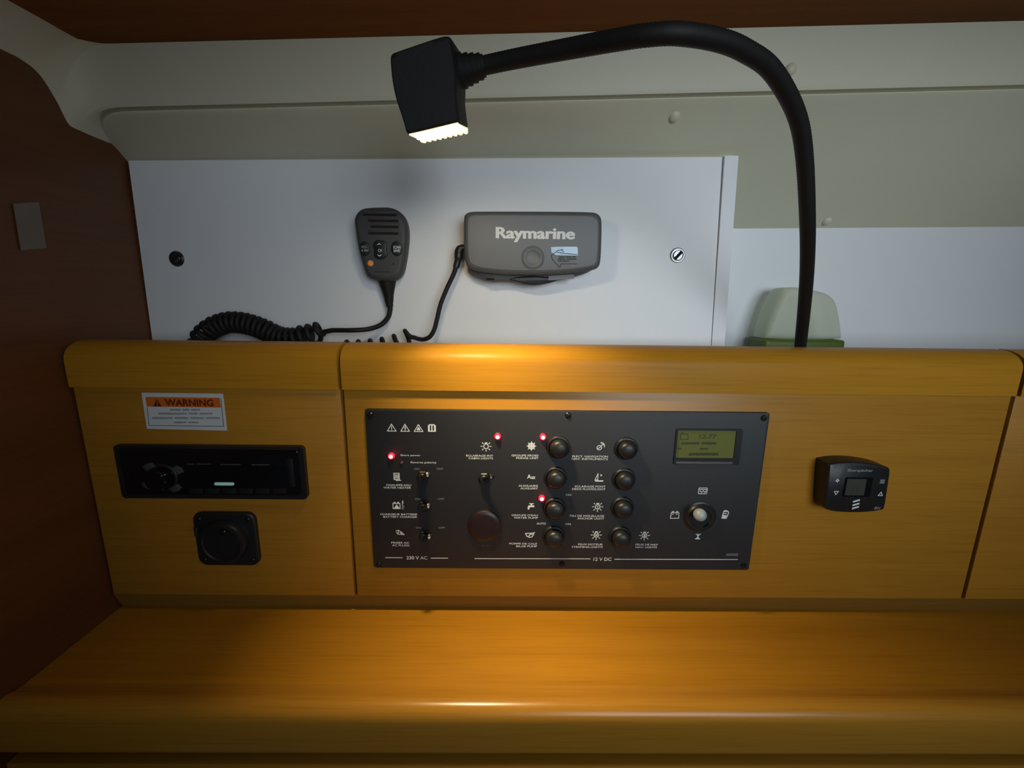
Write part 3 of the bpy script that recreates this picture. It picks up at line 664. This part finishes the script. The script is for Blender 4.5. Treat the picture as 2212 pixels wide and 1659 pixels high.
label([('CHARGEUR BATTERIE', 80), ('BATTERY CHARGER', 73)], 901, 1111)
label([('PRISES AC', 39), ('AC PLUGS', 37)], 884, 1172.5)
label([('ECLAIRAGE INT', 58), ('CABIN LIGHTS', 53)], 1065, 984.5)
label([('GROUPE FROID', 58), ('FRIDGE UNIT', 48)], 1163, 984)
label([('AUXILIAIRE', 42), ('AUXILIARY', 38)], 1162, 1049.5)
label([("GROUPE D'EAU", 57), ('WATER PUMP', 52)], 1162, 1113)
label([('POMPE DE CALE', 60), ('BILGE PUMP', 45)], 1160, 1174.5)
label([('ELECT. NAVIGATION', 77), ('NAV. INSTRUMENTS', 78)], 1313, 986)
label([('ECLAIRAGE PONT', 66), ('DECK FLOODLIGHT', 72)], 1308, 1051)
label([('FEU DE MOUILLAGE', 74), ('ANCHOR LIGHT', 58)], 1305, 1114.5)
label([('FEUX MOTEUR', 53), ('STEAMING LIGHTS', 67)], 1302, 1176)
label([('FEUX DE NAV', 48), ('NAV. LIGHTS', 46)], None, 1176.5, left=1373)
label([('Shore power', 43)], 908, 984, h=5)
label([('Reverse polarity', 56)], 943, 999.5, h=5)
label([('230 V AC', 45)], 923, 1205, h=8)
label([('12 V DC', 39)], 1321, 1208, h=8)
for s, u, v in (('ON', 900, 1013), ('OFF', 950, 1013), ('ON', 902, 1078), ('OFF', 952.5, 1078), ('ON', 904, 1140), ('OFF', 954.5, 1140), ('ON', 1228, 1069), ('AUTO', 1169, 1131), ('ON', 1227, 1132)):
    wd = {'ON': 11.5, 'OFF': 14, 'AUTO': 20}[s]; label([(s, wd)], u+wd/2, v, h=4.4, mat='print_white' if u > 1000 else 'print_grey')
mk('faint_lettering', *scribble(1040, 1058, 1178.5, 3.6, YT, [2, 2]), plain('very_faint_print', (.06, .04, .04, 1), .6), plate, smooth=0)
mk('maker_mark', *join(*[strokes([[XZ(1569+i*3.2, 1200), XZ(1571+i*3.2, 1196)]], .0009, YT) for i in range(8)]), M['print_grey'], plate, smooth=0)
for u0, u1, v, m_2 in ((833, 869, 1204.5, 'print_white'), (931, 967, 1205.5, 'print_white'), (1026, 1275, 1206.5, 'print_white'), (1328, 1593, 1208, 'print_white')):
    mk('rule_line', *strokes([[XZ(u0, v), XZ(u1, v+(u1-u0)*.002)]], .00085, YT), M[m_2], plate, smooth=0)
# pictograms
def pic(u, v, spx, lines=(), fills=(), pen=.16): mk('pictogram', *icon(XZ(u, v), spx*KP, YT, lines, fills, pen), M['print_white'], plate, smooth=0)
tri = [(-.95, -.75), (0, .85), (.95, -.75), (-.95, -.75)]
pic(846, 924, 9.5, [tri, [(0, .3), (0, -.45)]], pen=.17)
pic(875, 924.5, 9.5, [tri, [(.1, .35), (-.1, 0), (.12, -.08), (-.05, -.5)]], pen=.17)
pic(904, 925, 9.5, [tri], [[(-.38, -.5), (-.3, -.1), (0, .3), (.3, -.1), (.38, -.5)]], pen=.17)
pic(933, 924.5, 8.2, [[(-.8, -.85), (.8, -.85)], [(-.85, -.85), (-.85, .55), (-.55, .85), (.55, .85), (.85, .55), (.85, -.85)], [(0, .8), (0, -.8)], [(-.7, -.7), (-.7, .7)], [(.7, -.7), (.7, .7)]], pen=.3)
def bulb(u, v, s, extra=(), flip=1):
    rays = [[(1.0*math.cos(math.radians(a)), 1.0*math.sin(math.radians(a))-.05), (.72*math.cos(math.radians(a)), .72*math.sin(math.radians(a))-.05)] for a in (0, 45, 135, 180, 225, 270, 315)]
    pic(u, v, s, [arc(0, -.08, .44, 110, 430, 16), [(-.16, .36), (-.18, .66), (.18, .66), (.16, .36)], [(-.18, .52), (.18, .52)]]+rays+list(extra), pen=.15)
bulb(1050, 963.5, 11); bulb(1291, 1094, 11.5, [[(0, .15), (0, -.3)]]); bulb(1288, 1155, 11.5, [[(-.2, .1), (.2, -.25)], [(-.2, -.25), (.2, .1)]]); bulb(1392, 1156, 11.5, [[(0, .2), (-.15, -.25), (.15, -.25), (0, .2)]])
fl = [[(0, 0), (.95*math.cos(math.radians(a)), .95*math.sin(math.radians(a)))] for a in range(0, 360, 45)]+[arc(.55*math.cos(math.radians(a)), .55*math.sin(math.radians(a)), .18, 0, 360, 6) for a in range(0, 360, 90)]
pic(1148, 963.5, 10, fl+[[(-.6, .3), (-.3, .6)], [(.6, .3), (.3, .6)], [(-.6, -.3), (-.3, -.6)], [(.6, -.3), (.3, -.6)]], pen=.17)
mk('pictogram', *join(px_text('A', 1138.5, 1147.5, 1029.5, 9.5, YT, .03), px_text('ux', 1147.5, 1156.5, 1032, 6, YT, .03)), M['print_white'], plate, smooth=0)
pic(857, 1029.5, 9, [[(-.65, .85), (.6, .85), (.6, -.75), (-.65, -.75), (-.65, .85)], [(-.2, -.95), (.95, -.95)], [(-.35, .5), (-.28, .2), (-.4, -.1), (-.32, -.45)], [(0, .5), (.07, .2), (-.05, -.1), (.03, -.45)], [(.33, .5), (.4, .2), (.28, -.1), (.36, -.45)]], pen=.2)
pic(857, 1092, 9.5, [[(-.85, .5), (.75, .5), (.75, -.75), (-.85, -.75), (-.85, .5)], [(-.6, .55), (-.6, .8), (-.3, .8), (-.3, .55)], [(.2, .55), (.2, .8), (.5, .8), (.5, .55)]], [[(-.7, -.7), (0, .3), (.65, -.7)]], pen=.18)
pic(870, 1086, 5, [[(.1, 1), (-.2, .2), (.2, .2), (-.3, -.8)]], pen=.3); mk('pictogram', *join(px_text('A', 868, 873, 1093, 4.5, YT), px_text('C', 868, 873, 1098, 4.5, YT)), M['print_white'], plate, smooth=0)
pic(864, 1151, 9.5, [[(-.9, .5), (-.3, .65), (.35, .2), (.95, -.4)], [(-.8, .1), (-.5, -.3), (.95, -.45)], [(-.3, .65), (-.5, -.3)], [(.05, .1), (.5, -.3)]], pen=.17)
pic(1147, 1093.5, 9, [], [[(-.8, -.85), (-.8, -.1), (-.5, .25), (-.15, .25), (-.15, .6), (-.45, .6), (-.45, .8), (.65, .8), (.65, .6), (.3, .6), (.3, .25), (.8, .25), (.8, -.25), (-.2, -.25), (-.35, -.4), (-.35, -.85)]])
pic(1145, 1155, 10.5, [[(-.95, .3), (.3, .35), (.95, .5)], [(-.95, .3), (-.7, -.3), (-.2, -.6), (.4, -.5), (.7, 0), (.75, .35)], [(-.25, -.3), (.1, .15), (.45, .1)]], pen=.2)
pic(1297, 964, 9, [arc(-.25, -.35, .55, 20, 380, 12), [(-.55, -.6), (.05, -.1)], [(.15, .1), (.35, .3)], arc(.1, .1, .85, -20, 95, 8), [(.2, .7), (.75, .3)]], pen=.18)
pic(1294, 1032, 10.5, [[(-.25, .9), (-.25, -.5)], [(-.25, .9), (-.8, -.4), (-.3, -.45)], [(.25, .75), (.55, .55), (.3, .4)]], [[(-.95, -.55), (.95, -.55), (.85, -.85), (-.7, -.85)]], pen=.15)
pic(1518, 1060, 10, [[(-.85, .65), (.85, .65), (.95, .4), (.9, -.6), (.75, -.7), (-.8, -.7), (-.9, -.6), (-.9, .4), (-.85, .65)], [(-.9, .3), (.9, .3)], [(-.6, 0), (-.2, -.4), (.1, .05), (.5, -.4), (.7, 0)]], pen=.16)
pic(1457.5, 1112, 10, [[(-.9, -.85), (-.8, .5), (.85, .5), (.95, -.8), (-.9, -.85)], [(-.6, .5), (-.6, .8), (-.3, .8), (-.3, .5)], [(.3, .5), (.3, .8), (.6, .8), (.6, .5)], [(-.55, .15), (-.3, .15)], [(.25, .15), (.5, .15)]], pen=.16)
pic(1566, 1111, 10, [[(-.6, -.9), (-.35, .75), (.0, .95), (.45, .8), (.75, .5), (.65, -.1), (.35, -.95), (-.6, -.9)], [(-.35, .2), (.3, .2)], [(-.2, .65), (.3, .65)], [(-.45, -.25), (.35, -.3)]], [[(-.55, -.85), (-.45, -.3), (.35, -.35), (.25, -.9)]], pen=.2)
pic(1507.5, 1159, 6.5, [[(-.7, .85), (.8, .85)], [(-.8, -.85), (.75, -.85)]], [[(-.6, .8), (.7, .8), (.15, 0), (.65, -.8), (-.7, -.8), (-.1, 0)]], pen=.3)
# indicator lights
led_me = None
for u, v, on in ((846, 984, 1), (867.5, 999.5, 0), (1075, 942, 1), (1172.5, 943, 1), (1170, 1075, 1)):
    x, z = XZ(u, v)
    bz_ = mk('indicator_light', *lathe((x, YP+.0004, z), (0, -1, 0), [(.0040, 0), (.0040, .0008), (.0034, .0012), (.0030, .0006)], 16) if on else lathe((x, YP+.0004, z), (0, -1, 0), [(.0022, 0), (.0022, .0008), (.0018, .001)], 12), M['black'], ep)
    if on: mk('bulb_tip', *lathe((x, YP-.0032, z), (0, -1, 0), [(.0019, 0), (.0017, .0005), (.0010, .0011), (0, .0013)], 12), M['led_core'], bz_)
    mk('bulb', *lathe((x, YP+.0002, z), (0, -1, 0), [(.0033, 0), (.0033, .0016), (.0029, .0028), (.0018, .0035), (0, .0037)], 14) if on else lathe((x, YP+.0002, z), (0, -1, 0), [(.0016, 0), (.0015, .0014), (0, .0022)], 10), M['led'] if on else M['led_off'], bz_)
# push buttons: collar and domed cap, one mesh shared
colm = mesh('push_button', *lathe((0, .0004, 0), (0, -1, 0), [(.0118, 0), (.0118, .0022), (.0110, .0032), (.0100, .0034), (.0096, .0018), (0, .0016)], 28), 40)
domm = mesh('button_cap', *lathe((0, .0004, 0), (0, -1, 0), [(.0090, .001), (.0090, .0075), (.0084, .0098), (.0066, .0114), (.0035, .0122), (0, .0124)], 24), 60)
for u, v in ((1206, 965), (1200, 1031), (1198, 1097), (1196, 1157), (1352, 968), (1347, 1034), (1344, 1095), (1339, 1158)):
    x, z = XZ(u, v); o = link('push_button', colm, M['black'], ep, (x, YP, z+.0)); link('button_cap', domm, M['black_soft'] if False else M['black'], o, (x, YP, z))
# toggle switches
nutm = mesh('toggle_switch', *join(lathe((0, .0003, 0), (0, -1, 0), [(.0062, 0), (.0062, .0020), (.0054, .0028)], 6), lathe((0, .0003, 0), (0, -1, 0), [(.0044, .002), (.0044, .0056), (.0036, .0064)], 16)), 30)
levd = Vector((.62, -.8, .62)).normalized()
levm = mesh('lever', *lathe((0, -.005, 0), levd, [(.0018, 0), (.0021, .006), (.0028, .012), (.0031, .0145), (.0026, .0165), (0, .0175)], 14), 50)
for u, v in ((914, 1028), (916, 1093), (918, 1157), (1046, 1032)):
    x, z = XZ(u, v); o = link('toggle_switch', nutm, M['black'], ep, (x, YP, z)); link('lever', levm, M['chrome_dark'], o, (x, YP, z))
# blank round cover in the middle
x, z = XZ(1047, 1134); mk('round_cover', *lathe((x, YP+.0003, z), (0, -1, 0), [(.0172, 0), (.0172, .0030), (.0160, .0042), (.0120, .0046), (0, .0046)], 40), M['maroon'], ep, smooth=40)
# screen
a, b, c2, d2 = XZ(1459, 926), XZ(1602, 926), XZ(1597, 1002), XZ(1455, 1003)
oc = ((a[0]+b[0]+c2[0]+d2[0])/4, (a[1]+b[1]+c2[1]+d2[1])/4); ow, oh = (b[0]-a[0]+c2[0]-d2[0])/2, (a[1]-d2[1]+b[1]-c2[1])/2
bzl = mk('screen_bezel', *ring_slab(rrect(oc[0], oc[1], ow, oh, .0015, 3), rrect(oc[0]-.0022, oc[1]+.0026, ow-.0080, oh-.0085, .0012, 3), YP-.0016, YP+.0003), M['black'], ep, smooth=30)
scr = mk('screen', *slab(rrect(oc[0]-.0022, oc[1]+.0026, ow-.0080, oh-.0085, .0010, 3), YP-.0004, YP+.0006), M['lcd'], ep, smooth=0)
mk('bezel_sill', *slab(rrect(oc[0]-.0022, oc[1]-oh/2+.0018, ow-.009, .0026, .0006, 2), YP-.0021, YP, .0004, 2), M['grey_dark'], bzl)
ys = YP-.0005
lw = .0006
mk('screen_print', *join(px_text('12.77', 1511, 1548, 943, 10, ys, .02), strokes([[(P(u, v, ys).x, P(u, v, ys).z) for u, v in q] for q in ([(1470, 949), (1470, 938), (1486, 938), (1486, 949), (1470, 949)], [(1473, 938), (1473, 935), (1477, 935)])], .0008, ys),
   scribble(1471, 1548, 957.5, 6, ys, [6, 5]), scribble(1512, 1530, 969.5, 4.5, ys, [3]), scribble(1488, 1552, 981, 7.5, ys, [11]), scribble(1464, 1472, 969, 5, ys, [1])), M['lcd_ink'], scr, smooth=0)
# selector
x, z = XZ(1511, 1116)
sd = mk('selector_dial', *lathe((x, YP+.0003, z), (0, -1, 0), [(.0168, 0), (.0168, .0010), (.0158, .0016), (.0150, .0018), (.0142, .0036), (.0132, .0044), (.0108, .0044), (.0100, .0026), (.006, .0026), (0, .0026)], 40), M['black'], ep, smooth=35)
q = P(1511, 1111, YP-.014); mk('selector_stem', *lathe((x, YP-.002, z), (q.x-x, -.012, q.z-z), [(.0046, 0), (.0036, .006), (.0036, .011)], 16), M['black'], sd)
bm_ = [(.0064*math.sin(math.radians(a_)), .0064*(1-math.cos(math.radians(a_)))) for a_ in range(4, 181, 16)]
mk('selector_knob', *lathe((q.x, YP-.0085, q.z), (0, -1, 0), bm_, 24), M['white_knob'], sd, smooth=60)

# ------------------------------------------------------------------ heater controller
Yh = YF-.0185
hc = thing('heater_controller', 'small black heater controller with white symbols at the right of the console', 'controller', P(1845, 1108, YF))
ho = pl([(1790, 1009), (1797, 1002), (1825, 998.5), (1860, 999), (1895, 1004), (1918, 1010), (1924, 1015), (1922, 1035), (1916, 1075), (1912, 1097), (1905, 1103), (1875, 1107), (1840, 1108), (1805, 1106), (1788, 1102), (1784, 1094), (1786, 1055)], Yh)
ho = smooth_outline(ho, 2)
cxh = sum(a for a, _ in ho)/len(ho); czh = sum(b for _, b in ho)/len(ho)
rr = lambda s, y: [Vector((cxh+(a-cxh)*s, y, czh+(b-czh)*s)) for a, b in ho]
mk('housing', *loft([rr(.995, YF+.0005), rr(.998, YF-.004), rr(1.0, Yh+.003), rr(.985, Yh+.0008), rr(.95, Yh)]), M['black'], hc, smooth=50)
yt = Yh-.00015
mk('lettering', *join(px_text('Eberspächer', 1831, 1886, 1017, 7.5, yt, .03), px_text('801', 1888.5, 1902, 1097.5, 6.5, yt, .02, .25)), M['print_grey'], hc, smooth=0)
def hpic(u, v, spx, lines=(), fills=(), pen=.2, m='print_white'): q = P(u, v, yt); mk('pictogram', *icon((q.x, q.z), spx*KM(u, v, yt), yt, lines, fills, pen), M[m], hc, smooth=0)
hpic(1809, 1038, 5, fills=[[(a+dx*.5, b+dz*.5) for a, b in ((-.35, -.1), (.1, -.4), (.4, .05), (-.05, .4))] for dx, dz in ((0, 1), (1, 0), (0, -1), (-1, 0))])
hpic(1806, 1065, 5, [[(-.85, .75), (.95, .75), (0, -.8), (-.85, .75)]], pen=.3)
hpic(1902, 1067, 5, [[(-.9, -.75), (.95, -.75), (.15, .85), (-.9, -.75)]], pen=.3)
hpic(1906, 1040, 5, [[(-.9, y_), (.9, y_)] for y_ in (-.8, -.3, .2, .7)], pen=.36, m='print_grey')
for i, (du, v) in enumerate(((2, 1082), (1, 1089.5), (0, 1096.5))):
    q1, q2 = P(1843+du-1, v+1.8, yt), P(1854+du, v-1.5, yt); mk('logo_bar', *strokes([[(q1.x, q1.z), ((q1.x+q2.x)/2, (q1.z+q2.z)/2+.0001), (q2.x, q2.z)]], .0017, yt), M['print_white'], hc, smooth=0)
q1, q2 = P(1830, 1034, yt), P(1866, 1070, yt); hx_, hz_ = (q1.x+q2.x)/2, (q1.z+q2.z)/2
hb = mk('screen_bezel', *ring_slab(rrect(hx_+.002, hz_, abs(q2.x-q1.x)+.0075, abs(q1.z-q2.z)+.003, .001, 3), rrect(hx_, hz_, abs(q2.x-q1.x), abs(q1.z-q2.z), .0006, 3), yt-.0006, yt+.0005), M['black_gloss'], hc, smooth=30)
hsn = mk('screen', *slab(rrect(hx_, hz_, abs(q2.x-q1.x), abs(q1.z-q2.z), .0006, 3), yt-.0002, yt+.0004), M['lcd_dim'], hc, smooth=0)
q3 = P(1841, 1060, yt); mk('screen_print', *strokes([[(q3.x, q3.z-.002), (q3.x+.0012, q3.z+.005)], [(q3.x+.004, q3.z-.002), (q3.x+.005, q3.z+.005)]], .0007, yt-.0003), plain('lcd_faint', (.025, .025, .02, 1), .5), hsn, smooth=0)
